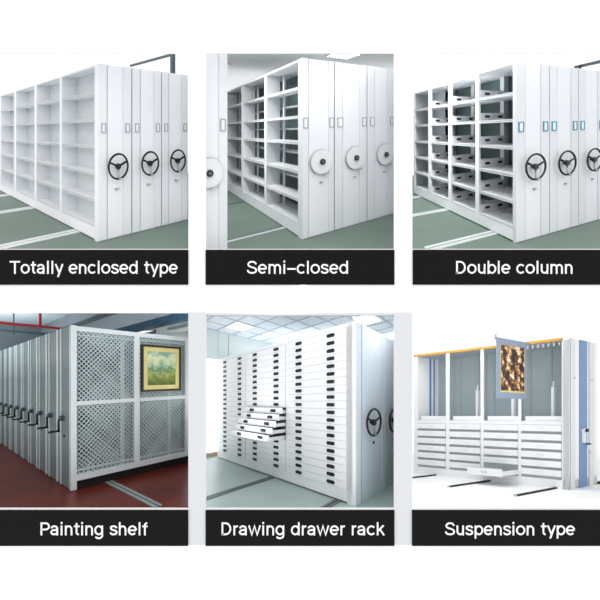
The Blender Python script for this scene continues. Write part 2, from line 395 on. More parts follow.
GRP1 = 'white mobile shelving units with black hand wheels in the enclosed bay'
def unit1(v0, wd, label, full):
    t = thing('mobile_shelving_unit', B1.pt(0, v0), label, 'shelving', GRP1)
    h = 2.187; L = 6.0
    ep = end_panel(B1, t, v0, wd, h, .118, .115)
    holder(B1, ep, v0 + .045, v0 + .102, 1.335, 1.455, 0, HOLD, .012)
    holder(B1, ep, v0 + wd - .092, v0 + wd - .03, 1.335, 1.455, 0, HOLD, .012)
    wheel(B1, t, v0 + .234, .912, .134, .168, 0)
    lock(B1, t, v0 + .235, .62, 0)
    g = .008; mid = v0 + wd / 2
    MB(B1, SHELF).box(.118, L, v0 + g, v0 + wd - g, h - .03, h - .002).build('top_panel', t)
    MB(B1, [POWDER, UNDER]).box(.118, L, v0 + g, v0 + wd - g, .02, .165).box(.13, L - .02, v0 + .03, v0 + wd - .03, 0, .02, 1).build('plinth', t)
    MB(B1, BACKP).box(.118, L, mid - .012, mid + .012, .165, h - .03).build('back_panel', t)
    for a, b in ((1.436, 1.532), (2.825, 2.956), (4.367, 4.52), (5.86, 6.0)):
        MB(B1, POWDER).box(a, b, v0 + g, v0 + wd - g, .165, h - .03).build('upright', t)
    if full:
        seg = [(.118, 1.436), (1.532, 2.825), (2.956, 4.367), (4.52, 5.86)]
        for a, b in seg:
            for k, w in enumerate((.18, .51, .845, 1.175, 1.51, 1.85)):
                s_ = MB(B1, SHELF)
                s_.box(a, b, v0 + .012, mid - .012, w - .03, w)
                s_.box(a, b, v0 + .012, v0 + .02, w - .034, w + .004)
                s_.build('shelf', t)
    return t
unit1(0, .449, 'white shelving unit with empty open shelves facing the green floor, above Totally enclosed type plate', True)
unit1(.449, .449, 'middle of the three white black-wheeled shelving units above the Totally enclosed type plate', False)
unit1(.898, .462, 'rightmost of three black-wheeled units above the Totally enclosed type plate, under the dark post', False)

GRP2 = 'white mobile shelving units with white disc hand wheels'
def disc_wheel(bay, root, vc, wc, rv, rw, u0):
    d = MB(bay, [DISK, HOLD]); d.disc((vc, wc), rv, rw, u0 - .05, u0 - .03, n=36); d.disc((vc, wc), rv * 1.04, rw * 1.04, u0 - .03, u0 - .012, n=36, m=1)
    d.disc((vc, wc), rv * .4, rw * .4, u0 - .056, u0 - .05, n=24)
    d.disc((vc, wc), .03, .03, u0 - .012, u0 + .004, n=12)
    hw = d.build('hand_wheel', root)
    k = MB(bay, [GROOVE, TEAL]); k.disc((vc, wc), rv * .24, rw * .24, u0 - .085, u0 - .056, n=20); k.disc((vc, wc), rv * .12, rw * .12, u0 - .09, u0 - .085, n=12, m=1)
    k.build('hub', hw)
    g = MB(bay, CHROME).box(u0 - .075, u0 - .052, vc + rv * .15, vc + rv * .62, wc - rw * 1.08, wc - rw * .94)
    g.build('grip', hw)
    return hw
def unit2(v0, wd, stile, label, full, u0=0, L=5.3, hold=None, wc=1.124, rv=.225, rw=.185, vc=None):
    t = thing('mobile_shelving_unit', B2.pt(u0, v0), label, 'shelving', GRP2)
    h = 2.684; g = .008
    th = .175 if L > 2 else .08
    ep = end_panel(B2, t, v0, wd, h, th, stile, u0)
    for a, b in hold:
        holder(B2, ep, a, b, 1.64, 1.795, u0, HOLD, .014, .016)
    c = vc or v0 + wd * .53
    disc_wheel(B2, t, c, wc, rv, rw, u0)
    if L > 2: MB(B2, BACKP).box(L - .012, L, v0 + g, v0 + wd - .03, .185, h - .035).build('far_panel', t); lock(B2, t, c - .01, wc - .32, u0)
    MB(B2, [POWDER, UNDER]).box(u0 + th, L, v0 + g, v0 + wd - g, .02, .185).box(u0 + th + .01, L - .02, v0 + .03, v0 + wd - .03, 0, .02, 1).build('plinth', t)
    MB(B2, SHELF).box(u0 + th, L, v0 + g, v0 + wd - g, h - .035, h - .002).build('top_panel', t)
    MB(B2, TEAL).box(u0 + th, L, v0 + wd - .03, v0 + wd - .015, .185, h - .035).build('back_panel', t)  # dark sheet, coloured as the shade deep in the bays
    if full:
        m = v0 + .335
        for a, b in ((1.708, 1.831), (3.396, 3.578), (5.12, 5.3)):
            MB(B2, POWDER).box(a, b, v0 + g, m, .185, h - .035).build('upright', t)
        for a in (.2, 1.5, 1.84, 3.2, 3.6, 4.9):
            MB(B2, POWDER).box(a, a + .05, m, m + .04, .185, h - .035).build('rear_post', t)
        for a, b in ((.175, 1.708), (1.831, 3.396), (3.578, 5.12)):
            for w in (.202, .573, .998, 1.437, 1.834, 2.27):
                s_ = MB(B2, SHELF); s_.box(a, b, v0 + .012, m, w - .03, w); s_.box(a, b, v0 + .012, v0 + .02, w - .04, w + .004); s_.build('shelf', t)
            for w in (.4, .79, 1.22, 1.645, 2.057):
                MB(B2, SHELF).box(a, b, v0 + .4, v0 + wd - .03, w - .03, w).build('rear_shelf', t)
    else:
        if L > 2: MB(B2, BACKP).box(u0 + th, L, v0 + g, v0 + .02, .185, h - .035).build('side_panel', t)
        else: MB(B2, POWDER).box(u0 + th, L, v0 + g, v0 + .02, .185, h - .035).build('side_panel', t)
    return t
unit2(0, .675, .12, 'white disc-wheel unit with three open bays of shelves, above the Semi-closed plate', True, hold=((.02, .115), (.565, .67)), vc=.379)
unit2(.685, .80, .185, 'middle closed white disc-wheel unit, behind the open-shelved one above the Semi-closed plate', False, hold=((.75, .88), (1.36, 1.47)), vc=1.165)
unit2(1.495, .78, .2, 'closed white disc-wheel unit at the right edge of the opening above the Semi-closed plate', False, hold=((1.575, 1.69), (2.15, 2.25)), vc=1.977)
unit2(-1.74, .49, .125, 'white disc-wheel unit end standing apart at the left, across the green aisle from open shelves', False, L=.17, hold=((-1.36, -1.28),), wc=1.142, rv=.185, rw=.178, vc=-1.512)

GRP3 = 'white mobile shelving units with turquoise card frames'
def slotted(bay, t, name, u, v0, v1, w, dark=GROOVE):
    s_ = MB(bay, [POWDER, dark])
    s_.box(u, u + .014, v0, v1, w, w + .118)
    L = v1 - v0
    for k in (.25, .8):
        s_.box(u - .004, u + .018, v0 + L * k - .055, v0 + L * k + .055, w + .048, w + .082, 1)
    return s_.build(name, t)
def unit3(v0, wd, label, full):
    t = thing('mobile_shelving_unit', B3.pt(0, v0), label, 'shelving', GRP3)
    h = 2.232; L = 3.78; g = .008
    ep = end_panel(B3, t, v0, wd, h, .07, .2)
    holder(B3, ep, v0 + .053, v0 + .17, 1.36, 1.487, 0, BLUEH, .014, .024)
    holder(B3, ep, v0 + wd - .157, v0 + wd - .04, 1.36, 1.487, 0, BLUEH, .014, .024)
    wheel(B3, t, v0 + .355, .922, .232, .17, 0); lock(B3, t, v0 + .40, .63, 0)
    MB(B3, [POWDER, UNDER]).box(.07, L, v0 + g, v0 + wd - g, .02, .165).box(.09, L - .02, v0 + .04, v0 + wd - .04, 0, .02, 1).build('plinth', t)
    MB(B3, SHELF).box(.07, L, v0 + g, v0 + wd - g, h - .024, h - .002).build('top_panel', t)
    if full:
        fr = v0 + wd - .07
        ups = ((.906, 1.009), (1.839, 1.96), (2.769, 2.901), (3.70, 3.78))
        for a, b in ups:
            MB(B3, POWDER).box(a, b, v0 + g, v0 + .05, .165, h - .024).build('front_post', t)
            MB(B3, BACKP).box(a, b, v0 + .62, v0 + wd - .02, .165, h - .024).build('rear_post', t)
        MB(B3, BACKP).box(.09, .18, v0 + .62, v0 + wd - .02, .165, h - .024).build('rear_post', t)
        MB(B3, BACKP).box(3.74, 3.78, v0 + .05, v0 + .62, .165, h - .024).build('side_panel', t)
        MB(B3, TEAL).box(.07, L, v0 + wd - .02, v0 + wd - .012, .165, h - .024).build('back_panel', t)  # sheet added for the dark teal shade behind the open shelves
        MB(B3, BACKP).box(2.9, 3.7, v0 + .5, v0 + .515, .165, h - .024).build('back_panel', t)
        for a, b in ((.07, .906), (1.009, 1.839), (1.96, 2.769), (2.901, 3.70)):
            for w in (.184, .507, .836, 1.177, 1.525, 1.86):
                s_ = MB(B3, SHELF); s_.box(a, b, v0 + .012, v0 + wd - .03, w - .028, w); s_.box(a, b, v0 + .012, v0 + .02, w - .034, w + .003); s_.build('shelf', t)
                if b > 3.5: continue
                slotted(B3, t, 'side_rail', b - .02, v0 + .05, v0 + .62, w)
                slotted(B3, t, 'side_rail', a + .02, v0 + .05, v0 + .62, w)
    else:
        MB(B3, TEAL).box(.07, L, v0 + wd / 2 - .01, v0 + wd / 2 + .01, .165, h - .024).build('back_panel', t)  # shade-coloured sheet inside the units behind
    return t
unit3(0, .762, 'open white shelving unit with slotted side rails on every shelf, above the Double column plate', True)
unit3(.762, .762, 'middle turquoise-framed unit with black hand wheel, above the Double column plate', False)
unit3(1.524, .78, 'turquoise-framed unit with black hand wheel cut by the right frame edge, above Double column', False)

# rails in the green floors
def rail(bay, u0, wd, v0, v1, label, m=RAILW, m2=RAILD, h=.012, kind='floor_rail', group='pale floor rails'):
    q = MB(bay, [m, m2])
    q.box(u0, u0 + wd * .4, v0, v1, 0, h); q.box(u0 + wd * .6, u0 + wd, v0, v1, 0, h); q.box(u0 + wd * .4, u0 + wd * .6, v0, v1, 0, h * .4, 1)
    o = q.build(kind, root=bay.pt(u0, v0)); return tag(o, label, 'rail', group)
rail(B1, .67, .21, -.88, .03, 'wide pale floor rail nearest the corner of the units above Totally enclosed type')
rail(B1, 3.0, .24, -1.45, .03, 'middle pale rail across the green floor above Totally enclosed type')
rail(B1, 5.0, .24, -.9, .03, 'farthest short pale rail at the left edge above Totally enclosed type')
q = MB(B2, [RAILW, RAILD]).box(.735, .775, -1.24, .03, 0, .014, 0).box(.775, .88, -1.24, .03, 0, .01, 1)
tag(q.build('floor_rail', root=B2.pt(.74, -1.2)), 'dark steel rail with a pale edge in the green aisle above the Semi-closed plate', 'rail', 'dark floor rails')
rail(B2, 3.28, .10, -1.24, .03, 'thin dark rail at the far end of the aisle above Semi-closed', m=RAILD, group='dark floor rails')
rail(B3, .42, .16, -1.3, .03, 'pale floor rail under the near bay of the shelves above Double column')
rail(B3, 1.97, .14, -1.1, .03, 'pale rail across the green floor under the third bay above Double column')
rail(B3, 3.32, .14, -.7, .03, 'short farthest rail on the green floor above Double column')

# overhead supply frame seen behind the first and third groups
t = thing('overhead_frame', B1.pt(1.9, 2.2), 'dark post with a long overhead bar behind the units above Totally enclosed type', 'frame')
MB(B1, DARKP).box(1.88, 1.96, 2.2, 2.28, 0, 2.92).build('post', t)
MB(B1, DARKP).box(1.96, 3.9, 2.22, 2.26, 2.87, 2.92).build('crossbar', t)
t = thing('overhead_frame', B3.pt(1.1, 3.0), 'dark overhead bar at the top right above the Double column plate', 'frame')
MB(B3, DARKP).box(-.3, 1.08, 3.0, 3.05, 2.50, 2.55).build('crossbar', t)
MB(B3, DARKP).box(1.02, 1.08, 3.0, 3.05, 0, 2.50).build('post', t)
MB(B3, BLACK).box(.9, .94, 2.98, 3.0, 2.44, 2.54).build('bracket', t)
struct(MB(WD, [GREYL, SEAM]).box(wx(206), wx(394), WY + .016, WY + .022, wz(315.4), wz(313), 0).box(wx(206), wx(394), WY + .016, WY + .022, wz(316.1), wz(315.4), 1), 'trim_7')
# lamp and detector in the ceiling of bay 2
t = thing('ceiling_lamp', B2.pt(1.6, 1.9, 3.3), 'louvred ceiling lamp above the disc-wheel units, above the Semi-closed plate', 'lamp')
q = MB(B2, [BACKP, BEAM]); q.box(1.5, 2.15, 1.85, 2.62, 3.27, 3.3)
MB(B2, LAMP).box(1.54, 2.11, 1.9, 2.57, 3.255, 3.27).build('diffuser', t)
q.build('frame', t)
for k in range(7):
    MB(B2, BEAM).box(1.54, 2.11, 1.93 + k * .1, 1.945 + k * .1, 3.235, 3.255).build('louvre', t)
t = MB(B2, [POWDER]).disc((4.4, -.15), .12, .12, 3.27, 3.3, axis='w').build('smoke_detector', root=B2.pt(4.4, -.15, 3.3))
tag(t, 'small round white detector on the ceiling above the open shelves of the Semi-closed bay', 'detector')

# ------------------------------------------------------------------ bay 4: painting racks
def crank(bay, root, vc, wc, u0=0):
    k = MB(bay, [CHROME, DARKP]); k.disc((vc, wc), .055, .036, u0 - .05, u0, n=20, m=1); k.disc((vc, wc), .03, .02, u0 - .075, u0 - .05, n=14)
    h = k.build('crank', root)
    MB(bay, BLACK).tube([(u0 - .06, vc, wc), (u0 - .062, vc, wc - .175)], .013, 8).build('arm', h, smooth=True)
    MB(bay, BLACK).tube([(u0 - .045, vc, wc - .175), (u0 - .185, vc, wc - .18)], .014, 8).build('grip', h, smooth=True)
    return h
GRP4 = 'grey mobile painting racks standing in a row'
def rack_end(v0, label):
    t = thing('painting_rack', B4.pt(0, v0), label, 'rack', GRP4)
    e = MB(B4, [PANEL_SHADE, RIDGE, UNDER])
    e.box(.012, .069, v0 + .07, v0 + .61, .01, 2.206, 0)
    e.box(0, .069, v0 + .0, v0 + .07, .01, 2.206, 1); e.box(0, .012, v0 + .462, v0 + .505, .01, 2.206, 1)
    e.box(.02, .06, v0 + .02, v0 + .6, 0, .01, 2)
    e.build('end_panel', t)
    crank(B4, t, v0 + .381, .95, .012)
    MB(B4, BLACK).disc((v0 + .34, .70), .028, .022, -.0, .014, n=12).build('key_lock', t)
    return t
def lattice(v, u0, u1, w0, w1, pitch, wd, t, name='mesh_panel', th=.006, m=MESHW):
    q = MB(B4, m); W_, H_ = u1 - u0, w1 - w0
    for sgn in (1, -1):
        k = -H_
        while k < W_:
            # line u = k + s (s: rise) clipped to the rectangle
            s0, s1 = max(0, -k), min(H_, W_ - k)
            if s1 - s0 > .01:
                a, b = (k + s0, s0), (k + s1, s1)
                if sgn < 0: a, b = (W_ - a[0], a[1]), (W_ - b[0], b[1])
                dx = wd * .7
                lo = [max(0, min(W_, z)) for z in (a[0] - dx, a[0] + dx, b[0] + dx, b[0] - dx)]
                d = 0 if sgn > 0 else .0005
                q.prism([(u0 + lo[0], w0 + a[1]), (u0 + lo[1], w0 + a[1]), (u0 + lo[2], w0 + b[1]), (u0 + lo[3], w0 + b[1])], v + d, v + th + d, 'v')
            k += pitch
    return q.build(name, t)
first = rack_end(0, 'nearest painting rack with a white lattice side holding the framed landscape')
f4 = MB(B4, [FRAMEW])
L4 = 1.93
for a, b in ((.0, .069), (.869, .958), (1.80, L4)):
    f4.box(a, b, -.012, .05, .13 if a else .01, 2.2 + (.0 if a else .006))
f4.box(.069, L4, -.008, .05, 2.135, 2.2)
f4.box(.069, L4, -.01, .05, .125, .205)
f4.box(.069, L4, -.006, .05, 1.135, 1.19)
f4.build('mesh_frame', first)
MB(B4, MESHW).box(.069, L4, .0, .03, .25, .275).build('lower_bar', first)
MB(B4, MESHW).box(.069, L4, .0, .03, 2.07, 2.09).build('upper_bar', first)
for a in (.68, 1.49):
    MB(B4, FRAMEW).box(a, a + .06, .06, .12, .13, 2.16).build('inner_post', first)
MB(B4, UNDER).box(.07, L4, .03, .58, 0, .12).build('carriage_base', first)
MB(B4, PANEL_SHADE).box(.07, L4 - .03, .3, .32, .13, 2.2).build('rear_sheet', first)
MB(B4, PANEL_SHADE).box(L4 - .03, L4, .05, .6, .13, 2.2).build('side_panel', first)
for a, b in ((.069, .869), (.958, 1.80)):
    for c, d in ((.205, 1.135), (1.19, 2.135)):
        lattice(.01, a, b, c, d, .062, .02, first)
        lattice(.16, a, b, c, d, .075, .016, first, 'rear_mesh_panel')
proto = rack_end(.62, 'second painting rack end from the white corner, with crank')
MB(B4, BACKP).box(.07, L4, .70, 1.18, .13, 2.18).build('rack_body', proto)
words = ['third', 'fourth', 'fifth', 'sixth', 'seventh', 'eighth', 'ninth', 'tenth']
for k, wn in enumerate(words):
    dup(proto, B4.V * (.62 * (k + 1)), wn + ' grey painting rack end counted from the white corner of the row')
rail(B4, .45, .10, -1.5, .1, 'steel rail with dark grooves in the red-brown floor above Painting shelf', m=mat('worn_steel_rail', (150, 160, 160), .35, spec=.5), m2=UNDER, group=None)

def picture(bay, name, u0, u1, v, w0, w1, fr, mt, mount, art, label, cat='painting'):
    t = thing(name, bay.pt((u0 + u1) / 2, v, w0), label, cat)
    q = MB(bay, DKWOOD)
    q.box(u0, u1, v - .03, v, w0, w0 + fr); q.box(u0, u1, v - .03, v, w1 - fr, w1)
    q.box(u0, u0 + fr, v - .03, v, w0 + fr, w1 - fr); q.box(u1 - fr, u1, v - .03, v, w0 + fr, w1 - fr)
    q.build('frame', t)
    MB(bay, mount).box(u0 + fr, u1 - fr, v - .018, v, w0 + fr, w1 - fr).build('mount', t)
    c = MB(bay, art); e = fr + mt
    c.add([(u0 + e, v - .021, w0 + e), (u1 - e, v - .021, w0 + e), (u1 - e, v - .021, w1 - e), (u0 + e, v - .021, w1 - e),
           (u0 + e, v - .018, w0 + e), (u1 - e, v - .018, w0 + e), (u1 - e, v - .018, w1 - e), (u0 + e, v - .018, w1 - e)],
          [(0, 1, 2, 3), (7, 6, 5, 4), (0, 4, 5, 1), (1, 5, 6, 2), (2, 6, 7, 3), (3, 7, 4, 0)])
    o = c.build('canvas', t); uvq(o)
    return t
def uvq(o):
    me = o.data; uv = me.uv_layers.new(name='UVMap'); co = [(0, 0), (1, 0), (1, 1), (0, 1)] * 2
    for p in me.polygons:
        for li in p.loop_indices: uv.data[li].uv = co[me.loops[li].vertex_index % 8]
picture(B4, 'framed_painting', .975, 1.68, -.02, 1.282, 2.018, .03, .07, GOLD, art_landscape(), 'framed green landscape painting in a dark frame hung on the white lattice')

# pipes, duct and beams over the racks
def bar(bay, name, mats, a, label, cat, group=None):
    o = MB(bay, mats).box(*a).build(name, root=bay.pt(a[0], 1, a[4]), clip=between(-60, 197, 4.6)); return tag(o, label, cat, group)
t = thing('sprinkler_pipe', B4.pt(-.6, 2.0, 2.4), 'red sprinkler pipe under the ceiling over the racks above Painting shelf', 'pipe')
MB(B4, REDP).tube([(-2.0, 2.0, 2.41), (1.4, 2.0, 2.41)], .022).build('pipe_run', t, smooth=True)
MB(B4, REDP).tube([(.07, 2.0, 2.41), (.07, 2.0, 2.97)], .022).build('drop_pipe', t, smooth=True)
t = MB(B4, DARKP).tube([(-2.4, 4.0, 2.52), (1.4, 4.0, 2.52)], .03).build('cable_pipe', root=B4.pt(0, 4, 2.5)); tag(t, 'dark grey pipe running below the red pipe above the racks', 'pipe')
t = MB(B4, DARKP).tube([(-.2, 2.6, 2.3), (-.2, 2.6, 3.0)], .01).build('hanger_rod', root=B4.pt(-.2, 2.6, 2.3)); tag(t, 'thin vertical hanger rod from the ceiling left of the red drop pipe', 'rod')
bar(B4, 'air_duct', DUCT, (1.5, 1.68, -.9, 6.4, 2.44, 2.56), 'long blue duct under the ceiling above the lattice side of the racks', 'duct')
bar(B4, 'cable_tray', BACKP, (2.0, 2.25, -.9, 1.0, 2.44, 2.5), 'pale tray alongside the blue duct', 'tray')
for k, (a, wd) in enumerate(((1.0, .22), (3.6, .3))):
    o = MB(B4, BEAM).box(a, a + wd, -.6, 6.4, 2.74, 2.98).build('trim_%d' % (k + 3), clip=between(-60, 197, 5.65)); o['kind'] = 'structure'
MB_ = MB(B4, BEAM).box(-2.4, 4.0, 6.6, 6.7, 0, 2.98); struct(MB_, 'wall_back')

# ------------------------------------------------------------------ bay 5: drawing drawer rack
GRP5 = 'white drawer rack units with black hand wheels'
t = thing('drawing_drawer_rack', B5.pt(0, 0), 'white plan chest rack with rows of flat drawers and black handles, five drawers pulled out', 'cabinet', GRP5)
H5, L5, W5 = 2.272, 4.69, 1.08
MB(B5, [PALEB, WHITE5]).box(.0, .06, .012, W5, .0, H5, 0).box(0, .155, .0, .012, 0, H5, 1).build('end_panel', t)
MB(B5, [SEAM, PALEB]).box(-.004, .0, .195, .205, .01, H5 - .01).box(-.016, 0, W5 - .05, W5, 0, H5, 1).build('end_seam', t)
MB(B5, WHITE5).box(.06, L5, .0, W5, H5 - .05, H5).build('top_panel', t)
MB(B5, [WHITE5, UNDER]).box(.06, L5, .0, W5, .02, .165).box(.1, L5 - .03, .03, W5 - .03, 0, .02, 1).build('plinth', t)
MB(B5, PALEB).box(L5 - .04, L5, 0, W5, .165, H5 - .05).build('far_panel', t)
MB(B5, PALEB).box(.06, L5 - .04, W5 - .02, W5, .165, H5 - .05).build('back_panel', t)
for a, b in ((.06, .155), (1.573, 1.634), (3.085, 3.145)):
    MB(B5, WHITE5).box(a, b, .0, W5 - .02, .165, H5 - .05).build('divider', t)
SHEET = mat('drawer_seam_grey', (196, 200, 208), .5, var=0)
q = MB(B5, SHEET)
for a, b, c, d in ((.155, 1.573, .165, H5 - .05), (3.145, L5 - .04, .165, H5 - .05), (1.634, 3.085, .165, .67), (1.634, 3.085, 1.192, H5 - .05)): q.box(a, b, .0, .004, c, d)
q.build('front_sheet', t)
def handle5(par, uc, w, v):
    a, b = .082, .023; P = []
    for cx, s0 in ((a - b * .9, -90), (-(a - b * .9), 90)):
        for k in range(5):
            an = math.radians(s0 + 45 * k); P.append((uc + cx + b * .9 * math.cos(an), w + b * math.sin(an)))
    return MB(B5, BLACK).prism(P, v - .012, v + .002, 'v').build('handle', par)
for bi, (a, b, hs) in enumerate(((.165, 1.563, (.482, 1.256)), (1.644, 3.075, (1.94, 2.732)), (3.155, 4.64, (3.422, 4.209)))):
    for k in range(20):
        w1 = 2.212 - .1023 * k; w0 = w1 - .097
        pull = 0
        if bi == 1 and 10 <= k <= 14: pull = (.09, .18, .27, .36, .45)[k - 10]
        v = -.012 - pull
        d = MB(B5, WHITE5).box(a, b, v, v + .012, w0, w1)
        if pull:
            d.box(a + .015, b - .015, v + .012, .6, w0 + .008, w0 + .014)
            d.box(a + .015, a + .027, v + .012, .6, w0 + .014, w0 + .062)
            d.box(b - .027, b - .015, v + .012, .6, w0 + .014, w0 + .062)
            d.box(a + .027, b - .027, .59, .6, w0 + .014, w0 + .062)
        o = d.build('drawer', t)
        for uc in hs: handle5(o, uc, (w0 + w1) / 2, v)
wheel(B5, t, .53, 1.007, .30, .19, 0, .014)
MB(B5, BLACK).disc((.66, .72), .035, .02, -.01, .004, n=12).build('key_lock', t)
t2 = thing('drawing_drawer_rack', B5.pt(0, 1.11), 'second drawer rack, only its pale blue end and wheel showing at the right edge', 'cabinet', GRP5)
MB(B5, PALEB).box(.0, .06, 1.11, 2.2, 0, H5).build('end_panel', t2)
MB(B5, WHITE5).box(-.016, 0, 1.11, 1.15, 0, H5).build('end_seam', t2)
MB(B5, PALEB).box(.06, 3.2, 1.11, 2.2, .02, H5 - .01).build('rack_body', t2)
wheel(B5, t2, 1.55, .985, .33, .2, 0, .014)
MB(B5, BLACK).disc((1.66, .69), .04, .02, -.01, .004, n=12).build('key_lock', t2)
rail(B5, 2.0, .13, -1.6, .03, 'double floor rail crossing the pale green floor above Drawing drawer rack', m=RAILD, m2=UNDER, group=None)
rail(B5, .28, .11, -.42, .03, 'short dark rail at the near corner of the drawer rack', m=RAILD, m2=UNDER, group=None)
# office shell
bw = MB(B5, SEAGREEN); u = 4.97
bw.box(u, u + .05, -1.6, .155, 2.31, 3.03); bw.box(u, u + .05, .17, 6.0, 0, 3.03); bw.box(u, u + .05, -1.6, .155, 0, .03)
struct(bw, 'wall_back')
o = MB(B5, SKYP).box(u + .01, u + .03, -1.6, .17, .06, 2.31).build('window_1'); o['kind'] = 'structure'
fr = MB(B5, SEAM).box(u - .015, u + .05, .155, .17, .0, 2.31).box(u - .01, u, .53, .545, 2.0, 3.0)
struct(fr, 'trim_5')
o = MB(B5, OAK).box(u - .03, u, -1.6, .155, 0, .1).build('baseboard_back'); o['kind'] = 'structure'
gr = MB(B5, GRID)
uu = -.51
while uu < 4.9:
    gr.box(uu - .012, uu + .012, -1.5, 6.5, 2.985, 2.999); uu += .6
vv = -1.14
while vv < 6.5:
    gr.box(-.9, 4.9, vv - .012, vv + .012, 2.985, 2.999); vv += .6
t = gr.build('trim_6', clip=between(197, 405, 5.02)); t['kind'] = 'structure'
GL = 'square lit lamp panels in the tiled office ceiling'
def lamp5(u0, u1, v0, v1, label):
    t = thing('ceiling_lamp', B5.pt(u0, v0, 2.99), label, 'lamp', GL)
    MB(B5, LAMP).box(u0 + .02, u1 - .02, v0 + .02, v1 - .02, 2.975, 2.99).build('diffuser', t)
    q = MB(B5, BACKP)
    q.box(u0, u1, v0, v0 + .02, 2.97, 2.99); q.box(u0, u1, v1 - .02, v1, 2.97, 2.99); q.box(u0, u0 + .02, v0 + .02, v1 - .02, 2.97, 2.99); q.box(u1 - .02, u1, v0 + .02, v1 - .02, 2.97, 2.99)
    q.build('frame', t)
lamp5(3.69, 4.29, .06, .66, 'lit ceiling lamp panel over the far end of the drawer rack, left of the others')
lamp5(.72, 1.26, 2.1, 2.85, 'lit ceiling lamp panel just above the near top corner of the drawer rack')
lamp5(.75, 1.3, 4.2, 5.0, 'lit ceiling lamp panel cut by the right edge above the second drawer rack')

# ------------------------------------------------------------------ bay 6: suspension rack
t = thing('suspension_rack', B6.pt(0, 0), 'grey and white suspension rack with yellow top rails over four bays of drawers', 'cabinet')
H6, D6, L6 = 1.975, .80, 2.08
e = MB(B6, [POW6, GREYL, BLUE6, SEAM])
e.box(.0, .06, 0, D6, .0, H6, 0)
e.box(-.006, 0, .045, .165, .0, H6 - .002, 1); e.box(-.004, 0, .035, .045, 0, H6, 3)
e.box(-.008, 0, .279, .489, 0, H6 - .001, 2); e.box(-.006, 0, .56, .70, 0, H6 - .002, 1); e.box(-.004, 0, .547, .56, 0, H6, 3)
ep = e.build('end_panel', t)
for v_, w_ in ((.14, 1.535), (.62, 1.53)):
    q = MB(B6, [HOLD, GREYL, SEAM]); q.box(-.010, -.006, v_ - .02, v_ + .02, w_ - .07, w_ + .07, 1); q.box(-.016, -.006, v_ - .012, v_ + .014, w_ - .082, w_ - .07, 2)
    q.build('recessed_pull', ep)
k = MB(B6, [PALEB, BLACK]); k.box(-.03, -.008, .345, .405, .60, .76); k.disc((.375, .76), .05, .035, -.03, -.008, n=16)
cr = k.build('crank', t)
MB(B6, BLACK).disc((.40, .765), .028, .022, -.05, -.03, n=14).build('hub', cr)
MB(B6, BLACK).tube([(-.03, .39, .585), (-.075, .41, .585)], .011).build('grip', cr, smooth=True)
MB(B6, PALEB).tube([(-.05, .40, .58), (-.06, .45, .46)], .010).build('lever', cr, smooth=True)
# posts: front pillars between the bays
PIL = ((.0, .071), (.533, .564), (1.01, 1.051), (1.505, 1.557), (2.019, 2.08))
for a, b in PIL:
    MB(B6, POW6).box(a, b, .0, .016, .12, H6 - .03).build('front_post', t)
MB(B6, [POW6, BLUE6]).box(2.05, 2.08, .05, D6, .12, H6 - .03).box(2.044, 2.05, .33, .37, .89, H6 - .03, 1).box(2.044, 2.05, .43, .46, .89, H6 - .03, 1).build('side_panel', t)
MB(B6, POW6).box(.0, L6, .0, D6, .0, .118).build('plinth', t)
MB(B6, GREY6).box(.06, L6 - .03, .56, .58, .12, H6 - .03).build('back_panel', t)
MB(B6, GREYL).box(.06, L6 - .03, .05, .56, .868, .885).build('deck', t)
MB(B6, GREY6).box(.06, L6 - .03, .04, D6, H6 - .035, H6 - .012).build('top_panel', t)
MB(B6, YELLOW).box(.071, L6, -.012, .04, H6 - .028, H6 + .004).build('top_rail', t)
bays6 = ((.071, .533), (.564, 1.01), (1.051, 1.505), (1.557, 2.019))
for bi, (a, b) in enumerate(bays6):
    m = (a + b) / 2
    q = MB(B6, LIP)
    for x in (.25, .5, .75): q.box(a + (b - a) * x - .004, a + (b - a) * x + .004, .545, .56, .886, H6 - .05)
    q.build('back_rib', t)
    if bi < 3:
        MB(B6, POW6).box(m - .025, m + .005, .28, .34, .886, 1.36).box(m - .015, m - .005, .30, .32, 1.36, 1.44).build('spacer_post', t)
    MB(B6, POW6).box(a + .01, b - .04, .03, .045, .886, .955).build('front_lip', t)
    MB(B6, POW6).box(a, b, .0, .02, .84, .886).build('ledge', t)
    for k in range(6):
        if not (bi == 1 and k == 5):
            w1 = .833 - .1188 * k; w0 = w1 - .080
            d = MB(B6, [DRAW6, LIP]); d.box(a + .004, b - .004, -.012, .004, w0, w1); d.add([(a + .004, -.012, w1), (b - .004, -.012, w1), (b - .004, .012, w1 + .014), (a + .004, .012, w1 + .014), (a + .004, .012, w1), (b - .004, .012, w1)], [(0, 1, 2, 3), (0, 3, 4), (1, 5, 2), (3, 2, 5, 4), (0, 4, 5, 1)], 1)
            o = d.build('drawer', t)
            h = MB(B6, [GREYL, CARD]); h.box(m - .035, m + .035, -.017, -.012, (w0 + w1) / 2 - .012, (w0 + w1) / 2 + .012); h.box(m - .022, m + .022, -.019, -.017, (w0 + w1) / 2 - .006, (w0 + w1) / 2 + .006, 1)
            h.build('handle', o)
MB(B6, LIP).box(.06, L6 - .05, .02, .035, .12, .866).build('drawer_bulkhead', t)
# the bottom tray of the second bay stands pulled out
a, b = .568, 1.006
tr = MB(B6, [DRAW6, LIP, GREY6])
tr.box(a, b, -.385, -.37, .135, .236, 0)
tr.box(a, b, -.37, .05, .135, .145, 2)
tr.box(a, a + .012, -.37, .05, .145, .205, 0); tr.box(b - .012, b, -.37, .05, .145, .205, 0)
tr.box(a, b, -.388, -.372, .236, .242, 1)
tr = tr.build('drawer', t)
tr['label'] = 'pulled-out bottom drawer'
m = (a + b) / 2
MB(B6, [LIP, CARD]).box(m - .035, m + .035, -.391, -.385, .172, .196).box(m - .022, m + .022, -.393, -.391, .178, .19, 1).build('handle', tr)
